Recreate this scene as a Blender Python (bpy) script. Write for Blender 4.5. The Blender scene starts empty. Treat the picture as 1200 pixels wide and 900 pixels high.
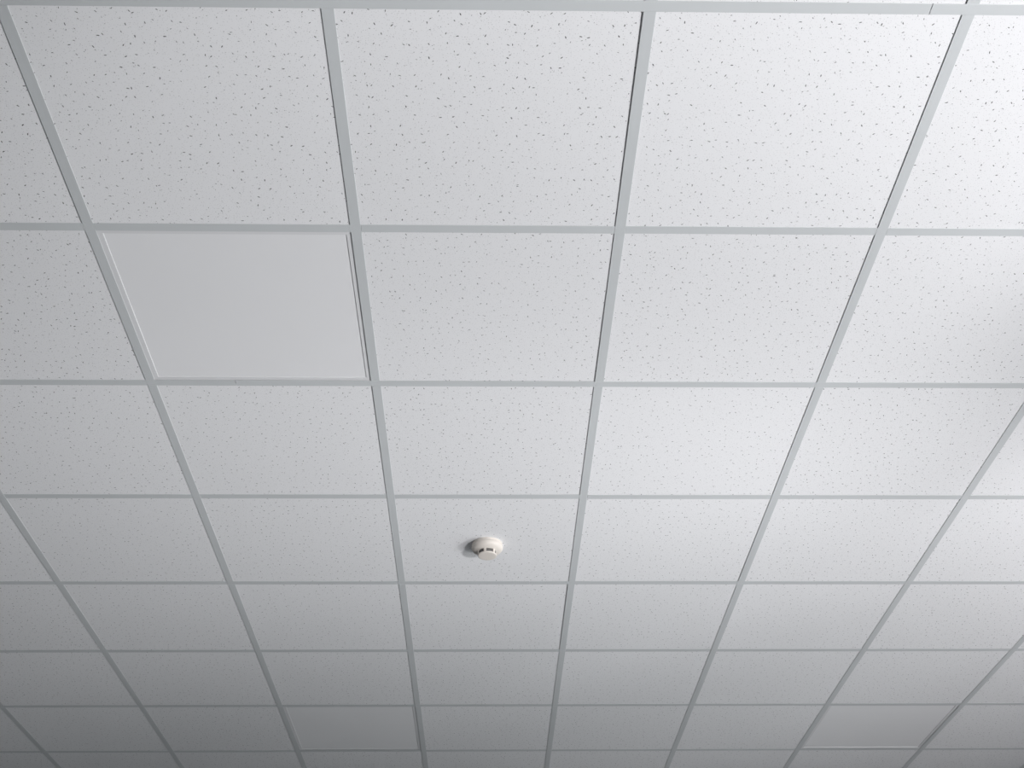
import bpy, bmesh, math, random
from mathutils import Matrix, Vector

random.seed(7)
scn = bpy.context.scene
col = scn.collection

# ------------------------------------------------------------------ camera
CEIL = 3.2            # underside of the suspended grid
MOD = 0.6             # grid module
RX, RY, RZ = 0.9455, 0.0261, -0.0119
def rot(a, ax):
    return Matrix.Rotation(a, 3, ax)
Mw = rot(RZ, 'Z') @ rot(RX, 'X') @ rot(RY, 'Z')          # rows: right, down, forward
right, down, fwd = Mw[0], Mw[1], Mw[2]
cam_data = bpy.data.cameras.new('camera')
cam = bpy.data.objects.new('camera', cam_data)
col.objects.link(cam)
cm = Matrix((right, -down, -fwd)).transposed().to_4x4()
cm.translation = (0.2993, -1.3291, CEIL - 1.8262)
cam.matrix_world = cm
cam_data.sensor_width = 36.0
cam_data.lens = 36.0 * 1357.96 / 1200.0
cam_data.clip_start = 0.02
scn.camera = cam

# ------------------------------------------------------------------ world, daylight, exposure
scn.view_settings.view_transform = 'Standard'
scn.view_settings.look = 'None'
scn.view_settings.exposure = 0.0
scn.view_settings.gamma = 1.0
scn.view_settings.use_curve_mapping = False

w = bpy.data.worlds.new('daylight_sky')
scn.world = w
w.use_nodes = True
bg = w.node_tree.nodes['Background']
bg.inputs['Color'].default_value = (0.92, 0.95, 1.0, 1)
bg.inputs['Strength'].default_value = 0.6

X_L, X_R = -4.2, 3.6
Y_B, Y_F = -4.8, 7.2
# windows of the right-hand wall, the last added to brighten the far ceiling: (y0, y1, z0, z1)
WINDOWS = [(-2.7, -1.1, 0.4, 2.1), (-0.85, 0.45, 0.4, 2.1), (0.7, 2.0, 0.4, 2.1), (2.6, 4.4, 0.4, 2.1)]

def link_light(name, data, loc, d):
    o = bpy.data.objects.new(name, data)
    col.objects.link(o)
    o.location = loc
    o.rotation_euler = Vector(d).to_track_quat('-Z', 'Y').to_euler()
    return o

WIN_POWER = [14.0, 14.0, 14.0, 31.0]  # last lamp is stronger, added with its window to lift the far tiles
for (y0, y1, z0, z1), p in zip(WINDOWS, WIN_POWER):
    ld = bpy.data.lights.new('window_daylight', 'AREA')
    ld.shape = 'RECTANGLE'
    ld.size = (y1 - y0) * 0.96
    ld.size_y = (z1 - z0) * 0.96
    ld.energy = p
    ld.color = (0.985, 0.98, 1.0)
    link_light('window_daylight', ld, (X_R + 0.17, (y0 + y1) / 2, (z0 + z1) / 2), (-1, 0, 0)).rotation_euler = (math.radians(90), 0, math.radians(90))

# spots added inside the windows to brighten ceiling patches, standing in for bounced sun
ADDED_SPOTS = [  # (y, depth below ceiling), aim on ceiling, half angle, blend, power, radius
    (1.06, 2.10, -0.376, 2.371, 0.423, 0.819, 0.214, 0.40),
    (-0.07, 1.86, 2.504, 2.431, 0.572, 0.999, 0.575, 0.30),
    (-1.76, 2.62, 0.608, 0.536, 0.359, 0.797, 0.890, 0.12),
]
K_SPOT = 1000.0
for y, h, ax, ay, half, blend, cf, rad in ADDED_SPOTS:
    ld = bpy.data.lights.new('added_ceiling_spot', 'SPOT')
    ld.spot_size = 2 * half
    ld.spot_blend = blend
    ld.energy = K_SPOT * cf
    ld.shadow_soft_size = rad
    ld.color = (1.0, 0.985, 0.995)
    link_light('added_ceiling_spot', ld, (X_R - 0.1, y, CEIL - h), (ax - (X_R - 0.1), ay - y, h))

# ------------------------------------------------------------------ helpers
def box(bm, x0, x1, y0, y1, z0, z1):
    v = [bm.verts.new((x, y, z)) for z in (z0, z1) for y in (y0, y1) for x in (x0, x1)]
    for f in ((0, 2, 3, 1), (4, 5, 7, 6), (0, 1, 5, 4), (2, 6, 7, 3), (1, 3, 7, 5), (0, 4, 6, 2)):
        bm.faces.new([v[i] for i in f])

def mesh_from(bm, name, mat, smooth=False):
    bmesh.ops.recalc_face_normals(bm, faces=bm.faces)
    me = bpy.data.meshes.new(name)
    bm.to_mesh(me)
    bm.free()
    me.materials.append(mat)
    if smooth:
        for p in me.polygons:
            p.use_smooth = True
    return me

def put(name, me, parent=None, loc=(0, 0, 0), rotation=(0, 0, 0)):
    o = bpy.data.objects.new(name, me)
    col.objects.link(o)
    o.location = loc
    o.rotation_euler = rotation
    o.parent = parent
    return o

def lathe(bm, prof, n=48, cap_start=False, cap_end=False):
    """prof: list of (r, z) ; revolve about Z"""
    rings = []
    for r, z in prof:
        rings.append([bm.verts.new((r * math.cos(2 * math.pi * k / n), r * math.sin(2 * math.pi * k / n), z)) for k in range(n)])
    for a, b in zip(rings, rings[1:]):
        for k in range(n):
            bm.faces.new((a[k], a[(k + 1) % n], b[(k + 1) % n], b[k]))
    if cap_start:
        bm.faces.new(rings[0])
    if cap_end:
        bm.faces.new(rings[-1])

# ------------------------------------------------------------------ materials
def mat(name, base, rough=0.5, spec=0.5, noise=None, bump=None):
    m = bpy.data.materials.new(name)
    m.use_nodes = True
    nt = m.node_tree
    b = nt.nodes['Principled BSDF']
    b.inputs['Roughness'].default_value = rough
    b.inputs['Specular IOR Level'].default_value = spec
    b.inputs['Base Color'].default_value = (*base, 1)
    if noise or bump:
        tc = nt.nodes.new('ShaderNodeTexCoord')
        n = nt.nodes.new('ShaderNodeTexNoise')
        n.inputs['Scale'].default_value = (noise or bump)[0]
        n.inputs['Detail'].default_value = 4
        nt.links.new(tc.outputs['Object'], n.inputs['Vector'])
    if noise:
        r = nt.nodes.new('ShaderNodeMix')
        r.data_type = 'RGBA'
        r.inputs['A'].default_value = (*[c * (1 - noise[1]) for c in base], 1)
        r.inputs['B'].default_value = (*[min(1, c * (1 + noise[1])) for c in base], 1)
        nt.links.new(n.outputs['Fac'], r.inputs['Factor'])
        nt.links.new(r.outputs['Result'], b.inputs['Base Color'])
    if bump:
        bp = nt.nodes.new('ShaderNodeBump')
        bp.inputs['Strength'].default_value = bump[1]
        bp.inputs['Distance'].default_value = bump[2]
        nt.links.new(n.outputs['Fac'], bp.inputs['Height'])
        nt.links.new(bp.outputs['Normal'], b.inputs['Normal'])
    return m

def tile_material():
    """white mineral fibre board: oblong pits, round pits and dense pinholes"""
    m = bpy.data.materials.new('mineral_fibre')
    m.use_nodes = True
    nt = m.node_tree
    N, L = nt.nodes, nt.links
    b = N['Principled BSDF']
    b.inputs['Roughness'].default_value = 0.92
    b.inputs['Specular IOR Level'].default_value = 0.15
    def math_(op, a, bb=None, clamp=False):
        n = N.new('ShaderNodeMath'); n.operation = op; n.use_clamp = clamp
        for k, v in enumerate((a, bb)):
            if v is None: continue
            if isinstance(v, (int, float)): n.inputs[k].default_value = v
            else: L.new(v, n.inputs[k])
        return n.outputs[0]
    tc = N.new('ShaderNodeTexCoord')
    oi = N.new('ShaderNodeObjectInfo')
    off = N.new('ShaderNodeVectorMath'); off.operation = 'MULTIPLY_ADD'
    comb = N.new('ShaderNodeCombineXYZ')
    L.new(math_('MULTIPLY', oi.outputs['Random'], 37.0), comb.inputs[0])
    L.new(math_('MULTIPLY', oi.outputs['Random'], 91.0), comb.inputs[1])
    add = N.new('ShaderNodeVectorMath'); add.operation = 'ADD'
    L.new(tc.outputs['Object'], add.inputs[0]); L.new(comb.outputs[0], add.inputs[1])
    base_vec = add.outputs[0]
    def pits(scale, half_len, half_wid, keep, shift):
        """mask of pits; sizes in metres; keep = share of cells with a pit"""
        sc = N.new('ShaderNodeVectorMath'); sc.operation = 'MULTIPLY_ADD'
        L.new(base_vec, sc.inputs[0])
        sc.inputs[1].default_value = (scale, scale, 0)
        sc.inputs[2].default_value = (shift, shift * 1.7, 0)
        vo = N.new('ShaderNodeTexVoronoi'); vo.voronoi_dimensions = '2D'; vo.feature = 'F1'
        vo.inputs['Scale'].default_value = 1.0
        L.new(sc.outputs[0], vo.inputs['Vector'])
        d = N.new('ShaderNodeVectorMath'); d.operation = 'SUBTRACT'
        L.new(sc.outputs[0], d.inputs[0]); L.new(vo.outputs['Position'], d.inputs[1])
        sep = N.new('ShaderNodeSeparateColor'); L.new(vo.outputs['Color'], sep.inputs[0])
        ang = math_('MULTIPLY', sep.outputs[0], 6.2832)
        vr = N.new('ShaderNodeVectorRotate'); vr.rotation_type = 'Z_AXIS'
        L.new(d.outputs[0], vr.inputs['Vector']); L.new(ang, vr.inputs['Angle'])
        sx = N.new('ShaderNodeSeparateXYZ'); L.new(vr.outputs[0], sx.inputs[0])
        size = math_('ADD', math_('MULTIPLY', sep.outputs[1], 0.75), 0.45)
        nx = math_('DIVIDE', math_('DIVIDE', sx.outputs[0], half_len * scale), size)
        ny = math_('DIVIDE', math_('DIVIDE', sx.outputs[1], half_wid * scale), size)
        r = math_('SQRT', math_('ADD', math_('MULTIPLY', nx, nx), math_('MULTIPLY', ny, ny)))
        inside = math_('MULTIPLY', math_('SUBTRACT', 1.25, r), 3.0, clamp=True)
        kp = math_('LESS_THAN', sep.outputs[2], keep)
        return math_('MULTIPLY', inside, kp)
    # ragged outline
    wn = N.new('ShaderNodeTexNoise'); wn.inputs['Scale'].default_value = 420; wn.inputs['Detail'].default_value = 1
    L.new(base_vec, wn.inputs['Vector'])
    wob = N.new('ShaderNodeVectorMath'); wob.operation = 'MULTIPLY_ADD'
    L.new(wn.outputs['Color'], wob.inputs[0]); wob.inputs[1].default_value = (0.0014, 0.0014, 0); L.new(base_vec, wob.inputs[2])
    base_vec = wob.outputs[0]
    big = pits(40.0, 0.0024, 0.00082, 0.92, 3.1)
    med = pits(62.0, 0.0009, 0.0007, 0.55, 11.3)
    fine = pits(210.0, 0.0006, 0.0005, 0.6, 23.9)
    mask = math_('MAXIMUM', big, math_('MAXIMUM', math_('MULTIPLY', med, 0.6), math_('MULTIPLY', fine, 0.40)))
    mask = math_('MULTIPLY', mask, math_('ADD', math_('MULTIPLY', math_('FRACT', math_('MULTIPLY', oi.outputs['Random'], 13.7)), 0.2), 0.82))
    # faint tone difference from board to board
    tone = math_('ADD', math_('MULTIPLY', oi.outputs['Random'], 0.03), 0.985)
    base = N.new('ShaderNodeMix'); base.data_type = 'RGBA'; base.blend_type = 'MULTIPLY'; base.inputs['Factor'].default_value = 1
    base.inputs['A'].default_value = (0.800, 0.806, 0.822, 1)
    cc = N.new('ShaderNodeCombineColor')
    for k in range(3): L.new(tone, cc.inputs[k])
    L.new(cc.outputs[0], base.inputs['B'])
    mix = N.new('ShaderNodeMix'); mix.data_type = 'RGBA'
    L.new(mask, mix.inputs['Factor']); L.new(base.outputs['Result'], mix.inputs['A'])
    mix.inputs['B'].default_value = (0.030, 0.031, 0.034, 1)  # shade inside the holes put into the colour, beyond what the bump gives
    L.new(mix.outputs['Result'], b.inputs['Base Color'])
    bp = N.new('ShaderNodeBump'); bp.inputs['Strength'].default_value = 0.25; bp.inputs['Distance'].default_value = 0.001; bp.invert = True
    L.new(mask, bp.inputs['Height']); L.new(bp.outputs['Normal'], b.inputs['Normal'])
    return m

M_TILE = tile_material()
M_TEE = mat('painted_steel_tee', (0.572, 0.596, 0.608), 0.42, 0.4, noise=(6, 0.03))
M_SLAB = mat('concrete_slab', (0.10, 0.10, 0.105), 0.9, 0.2, noise=(3, 0.2), bump=(30, 0.3, 0.01))
M_WALL = mat('matt_wall_paint', (0.83, 0.83, 0.83), 0.85, 0.2, noise=(4, 0.02), bump=(120, 0.1, 0.002))
M_FLOOR = mat('grey_vinyl_floor', (0.45, 0.45, 0.455), 0.45, 0.4, noise=(9, 0.06))
M_TRIM = mat('white_trim', (0.72, 0.73, 0.74), 0.45, 0.4, noise=(5, 0.02))
M_FRAME = mat('white_panel_frame', (0.71, 0.715, 0.73), 0.5, 0.3, noise=(7, 0.01))
M_DIFF = mat('opal_diffuser', (0.80, 0.805, 0.82), 0.55, 0.25, noise=(2.5, 0.012))
M_CREAM = mat('cream_plastic', (0.735, 0.69, 0.64), 0.5, 0.3, noise=(40, 0.01))
M_DARK = mat('dark_mesh_screen', (0.16, 0.156, 0.152), 0.6, 0.3, noise=(900, 0.4))
def glass():
    m = bpy.data.materials.new('window_glass'); m.use_nodes = True
    nt = m.node_tree; out = nt.nodes['Material Output']
    t = nt.nodes.new('ShaderNodeBsdfTransparent'); t.inputs[0].default_value = (0.95, 0.98, 0.97, 1)
    g = nt.nodes.new('ShaderNodeBsdfGlossy'); g.inputs['Roughness'].default_value = 0.02
    f = nt.nodes.new('ShaderNodeFresnel'); f.inputs[0].default_value = 1.45
    mx = nt.nodes.new('ShaderNodeMixShader')
    nt.links.new(f.outputs[0], mx.inputs[0]); nt.links.new(t.outputs[0], mx.inputs[1]); nt.links.new(g.outputs[0], mx.inputs[2])
    nt.links.new(mx.outputs[0], out.inputs['Surface'])
    return m
M_GLASS = glass()

# ------------------------------------------------------------------ room shell
PLENUM = 0.35
TOPZ = CEIL + PLENUM
def struct(name, me, label, cat):
    o = put(name, me)
    o['kind'] = 'structure'; o['label'] = label; o['category'] = cat
    return o
T = 0.2
bm = bmesh.new(); box(bm, X_L - T, X_R + T, Y_B - T, Y_F + T, -0.15, 0.0)
struct('floor', mesh_from(bm, 'floor', M_FLOOR), 'grey vinyl floor of the room', 'floor')
bm = bmesh.new(); box(bm, X_L - T, X_L, Y_B - T, Y_F + T, 0, TOPZ)
struct('wall_left', mesh_from(bm, 'wall_left', M_WALL), 'plain painted wall opposite the windows', 'wall')
bm = bmesh.new(); box(bm, X_L, X_R, Y_B - T, Y_B, 0, TOPZ)
struct('wall_back', mesh_from(bm, 'wall_back', M_WALL), 'plain painted wall behind the viewer', 'wall')
bm = bmesh.new(); box(bm, X_L, X_R, Y_F, Y_F + T, 0, TOPZ)
struct('wall_front', mesh_from(bm, 'wall_front', M_WALL), 'plain painted wall at the far end of the ceiling', 'wall')
bm = bmesh.new()
ya = Y_B - T
for (y0, y1, z0, z1) in WINDOWS:
    box(bm, X_R, X_R + T, ya, y0, 0, TOPZ)
    box(bm, X_R, X_R + T, y0, y1, 0, z0)
    box(bm, X_R, X_R + T, y0, y1, z1, TOPZ)
    ya = y1
box(bm, X_R, X_R + T, ya, Y_F + T, 0, TOPZ)
struct('wall_right', mesh_from(bm, 'wall_right', M_WALL), 'painted wall with the row of windows', 'wall')
for n, (y0, y1, z0, z1) in enumerate(WINDOWS):
    bm = bmesh.new()
    f = 0.05
    xa, xb = X_R + 0.07, X_R + 0.13
    box(bm, xa, xb, y0, y1, z0, z0 + f); box(bm, xa, xb, y0, y1, z1 - f, z1)
    box(bm, xa, xb, y0, y0 + f, z0 + f, z1 - f); box(bm, xa, xb, y1 - f, y1, z0 + f, z1 - f)
    o = struct('window_%d' % (n + 1), mesh_from(bm, 'window_frame', M_TRIM), 'white framed window in the side wall', 'window')
    ymid = (y0 + y1) / 2
    bm = bmesh.new(); box(bm, xa, xb, ymid - 0.025, ymid + 0.025, z0 + f, z1 - f)
    put('mullion', mesh_from(bm, 'mullion', M_TRIM), o)
    for (a, b_) in ((y0 + f, ymid - 0.025), (ymid + 0.025, y1 - f)):
        bm = bmesh.new(); box(bm, X_R + 0.097, X_R + 0.103, a, b_, z0 + f, z1 - f)
        put('pane', mesh_from(bm, 'pane', M_GLASS), o)

# ------------------------------------------------------------------ suspended ceiling
bm = bmesh.new(); box(bm, X_L, X_R, Y_B, Y_F, TOPZ - 0.05, TOPZ)
ceiling = struct('ceiling', mesh_from(bm, 'ceiling_slab', M_SLAB), 'suspended grid ceiling of white speckled square tiles', 'ceiling')

FW, FT = 0.024, 0.0009        # tee flange width and thickness
def tee_mesh(name, length):
    """inverted tee along X, centred; underside of the flange at z = 0"""
    bm = bmesh.new()
    h = length / 2
    sec = [(-FW/2, 0.0003), (-FW/2 + 0.0004, 0), (FW/2 - 0.0004, 0), (FW/2, 0.0003), (FW/2, FT), (0.0010, FT), (0.0010, 0.030),
           (0.003, 0.031), (0.003, 0.038), (-0.003, 0.038), (-0.003, 0.031), (-0.0010, 0.030), (-0.0010, FT), (-FW/2, FT)]
    a = [bm.verts.new((-h, y, z)) for y, z in sec]
    b = [bm.verts.new((h, y, z)) for y, z in sec]
    n = len(sec)
    for k in range(n):
        bm.faces.new((a[k], a[(k + 1) % n], b[(k + 1) % n], b[k]))
    bm.faces.new(a); bm.faces.new(list(reversed(b)))
    return mesh_from(bm, name, M_TEE)

I0, I1 = round(X_L / MOD), round(X_R / MOD)      # -7 .. 6
J0, J1 = round(Y_B / MOD), round(Y_F / MOD)      # -8 .. 12
SPLICE = {0: 1.125, 2: -0.375}                   # where the main runners are joined end to end
mains = {}
for j in range(J0 + 2, J1, 2):
    s = SPLICE.get(j, (-1.95 if (j // 2) % 2 else -3.15))
    cuts = sorted({X_L + 0.002, X_R - 0.002} | {c for c in (s - 3.6, s, s + 3.6) if X_L + 0.2 < c < X_R - 0.2})
    for a, b_ in zip(cuts, cuts[1:]):
        ln = round(b_ - a - 0.0014, 4)
        if ln not in mains:
            mains[ln] = tee_mesh('main_runner', ln)
        put('main_runner', mains[ln], ceiling, ((a + b_) / 2, j * MOD, CEIL + random.uniform(-.0001, .0001)))
long_me = tee_mesh('long_cross_tee', 2 * MOD - FW - 0.0006)
short_me = tee_mesh('short_cross_tee', MOD - FW - 0.0006)
for i in range(I0 + 1, I1):
    for j in range(J0, J1, 2):
        put('long_cross_tee', long_me, ceiling, (i * MOD + random.uniform(-.0007, .0007), (j + 1) * MOD, CEIL + random.uniform(-.0002, .0002)),
            (0, 0, math.pi / 2 + random.uniform(-.0008, .0008)))
for i in range(I0, I1):
    for j in range(J0 + 1, J1, 2):
        put('short_cross_tee', short_me, ceiling, ((i + .5) * MOD, j * MOD + random.uniform(-.0006, .0006), CEIL + random.uniform(-.0002, .0002)),
            (0, 0, random.uniform(-.0010, .0010)))
# edge angle round the room
bm = bmesh.new()
for (x0, x1, y0, y1) in ((X_L, X_R, Y_B, Y_B + .024), (X_L, X_R, Y_F - .024, Y_F), (X_L, X_L + .024, Y_B + .024, Y_F - .024), (X_R - .024, X_R, Y_B + .024, Y_F - .024)):
    box(bm, x0, x1, y0, y1, CEIL - .0014, CEIL - .0002)
struct('trim_1', mesh_from(bm, 'edge_angle', M_TEE), 'painted metal edge angle round the ceiling', 'trim')

# lay-in tiles
TS = MOD / 2 - 0.0035
bm = bmesh.new()
bv = 0.0008
lo = [bm.verts.new((sx * (TS - bv), sy * (TS - bv), 0)) for sx, sy in ((-1, -1), (1, -1), (1, 1), (-1, 1))]
md = [bm.verts.new((sx * TS, sy * TS, bv)) for sx, sy in ((-1, -1), (1, -1), (1, 1), (-1, 1))]
up = [bm.verts.new((sx * TS, sy * TS, 0.015)) for sx, sy in ((-1, -1), (1, -1), (1, 1), (-1, 1))]
bm.faces.new(lo); bm.faces.new(up)
for a, b_ in ((lo, md), (md, up)):
    for k in range(4):
        bm.faces.new((a[k], a[(k + 1) % 4], b_[(k + 1) % 4], b_[k]))
tile_me = mesh_from(bm, 'ceiling_tile', M_TILE)
PANELS = [(-1, 1), (-1, 6), (3, 6)]
# tiles that do not lie quite flat on their flanges: (rise per metre towards the right, away)
TILT = {(0, 0): (.0060, -.0055), (1, 0): (.0055, .0010), (-1, 0): (.0050, .0005), (0, 1): (.0045, .0045), (1, 1): (.0040, -.0020),
        (0, 4): (.0045, -.0040), (-1, 2): (.0025, -.0030), (1, -1): (.0040, .0045), (0, -1): (.0030, .0030), (-2, 0): (.0030, .0020),
        (1, 2): (.0035, -.0015), (0, 2): (.0030, .0010), (1, 3): (.0030, .0020), (-2, 1): (.0025, 0.0)}
TF = 0.3
for j in range(J0, J1):
    for i in range(I0, I1):
        if (i, j) in PANELS:
            continue
        bx, by = TILT.get((i, j), (random.uniform(-.0012, .0020), random.uniform(-.0014, .0014)))
        bx, by = bx * TF, by * TF
        lift = FT + 0.0003 + .3 * (abs(bx) + abs(by))
        o = put('ceiling_tile', tile_me, ceiling, ((i + .5) * MOD + random.uniform(-.001, .001), (j + .5) * MOD + random.uniform(-.001, .001), CEIL + lift),
                (math.atan(by), -math.atan(bx), random.choice((0, math.pi)) if abs(bx) < 1e-9 else 0))

# ------------------------------------------------------------------ LED panels (switched off)
def panel_meshes():
    P = MOD / 2 - 0.0025
    inner = P - 0.0215
    rec = 0.0014
    bm = bmesh.new()
    def ring(r, z):
        return [bm.verts.new((sx * r, sy * r, z)) for sx, sy in ((-1, -1), (1, -1), (1, 1), (-1, 1))]
    rs = [ring(P, 0.010), ring(P, 0.0006), ring(P - 0.0006, 0), ring(inner + 0.0005, 0), ring(inner, 0.0004), ring(inner - 0.0006, rec + .0006), ring(inner - 0.004, 0.010)]
    for a, b_ in zip(rs, rs[1:] + rs[:1]):
        for k in range(4):
            bm.faces.new((a[k], a[(k + 1) % 4], b_[(k + 1) % 4], b_[k]))
    fr = mesh_from(bm, 'panel_frame', M_FRAME)
    bm = bmesh.new(); d = inner - 0.0008
    box(bm, -d, d, -d, d, rec, rec + 0.003)
    df = mesh_from(bm, 'diffuser', M_DIFF)
    bm = bmesh.new(); d = P - 0.004
    box(bm, -d, d, -d, d, 0.0101, 0.0125)
    bk = mesh_from(bm, 'back_plate', M_FRAME)
    return fr, df, bk
fr_me, df_me, bk_me = panel_meshes()
PANEL_LABEL = {
    (-1, 1): 'unlit square white light panel, the one in the ceiling closest to the smoke detector',
    (-1, 6): 'unlit square light panel four tiles beyond another panel in the same column of tiles',
    (3, 6): 'unlit square light panel alone in its column, three tiles across from another in its row'}
for (i, j) in PANELS:
    e = bpy.data.objects.new('light_panel', None)
    col.objects.link(e)
    e.empty_display_size = 0.1
    e.location = ((i + .5) * MOD, (j + .5) * MOD, CEIL + FT + 0.0016)
    e['label'] = PANEL_LABEL[(i, j)]; e['category'] = 'light panel'; e['group'] = 'unlit light panels in the ceiling grid'
    put('frame', fr_me, e); put('diffuser', df_me, e); put('back_plate', bk_me, e)

# ------------------------------------------------------------------ smoke detector
det = bpy.data.objects.new('smoke_detector', None)
col.objects.link(det)
det.empty_display_size = 0.05
det.location = (0.3004, 2.1125, CEIL + FT + 0.0009)
det['label'] = 'cream round smoke detector with dark vent slots, fixed to a ceiling tile'
det['category'] = 'smoke detector'
bm = bmesh.new()
lathe(bm, [(0.0490, 0.0), (0.0500, -0.0006), (0.0505, -0.002), (0.0505, -0.0070), (0.0498, -0.0078), (0.046, -0.0080)], 64, cap_start=True, cap_end=True)
put('mounting_base', mesh_from(bm, 'mounting_base', M_CREAM, True), det)
bm = bmesh.new()
lathe(bm, [(0.0485, -0.0082), (0.0510, -0.0084), (0.0520, -0.0095), (0.0520, -0.0150), (0.0512, -0.0190), (0.0488, -0.0228), (0.0450, -0.0256),
           (0.0405, -0.0276), (0.0370, -0.0287), (0.0338, -0.0294), (0.0328, -0.0300), (0.0316, -0.0302), (0.0260, -0.0300)], 64, cap_start=True, cap_end=True)
put('housing', mesh_from(bm, 'housing', M_CREAM, True), det)
bm = bmesh.new()
lathe(bm, [(0.0270, -0.0302), (0.0288, -0.0303), (0.0288, -0.0418), (0.0270, -0.0419)], 48, cap_start=True, cap_end=True)
put('sensing_chamber', mesh_from(bm, 'sensing_chamber', M_DARK, True), det)
bm = bmesh.new()
aw = math.radians(7.5)
pts = []
for k in range(5):
    a = -aw + 2 * aw * k / 4
    pts.append((math.cos(a), math.sin(a)))
def slab(bm, r0, r1, z0, z1):
    o0 = [bm.verts.new((r1 * c, r1 * s, z0)) for c, s in pts]; o1 = [bm.verts.new((r1 * c * .985, r1 * s * .985, z1)) for c, s in pts]
    i0 = [bm.verts.new((r0 * c, r0 * s, z0)) for c, s in pts]; i1 = [bm.verts.new((r0 * c, r0 * s, z1)) for c, s in pts]
    for k in range(4):
        bm.faces.new((o0[k], o0[k+1], o1[k+1], o1[k])); bm.faces.new((i0[k], i0[k+1], i1[k+1], i1[k]))
        bm.faces.new((o0[k], o0[k+1], i0[k+1], i0[k])); bm.faces.new((o1[k], o1[k+1], i1[k+1], i1[k]))
    for k in (0, 4):
        bm.faces.new((o0[k], o1[k], i1[k], i0[k]))
slab(bm, 0.0290, 0.0323, -0.0303, -0.0418)
rib_me = mesh_from(bm, 'vent_rib', M_CREAM)
for k in range(6):
    put('vent_rib', rib_me, det, (0, 0, 0), (0, 0, math.radians(-90 - 14 + 60 * k)))
bm = bmesh.new()
lathe(bm, [(0.0260, -0.0420), (0.0308, -0.0419), (0.0313, -0.0424), (0.0312, -0.0436), (0.0306, -0.0448), (0.0294, -0.0454), (0.0262, -0.0457), (0.0150, -0.0458), (0.0020, -0.0458)],
      64, cap_start=True, cap_end=True)
put('end_cap', mesh_from(bm, 'end_cap', M_CREAM, True), det)
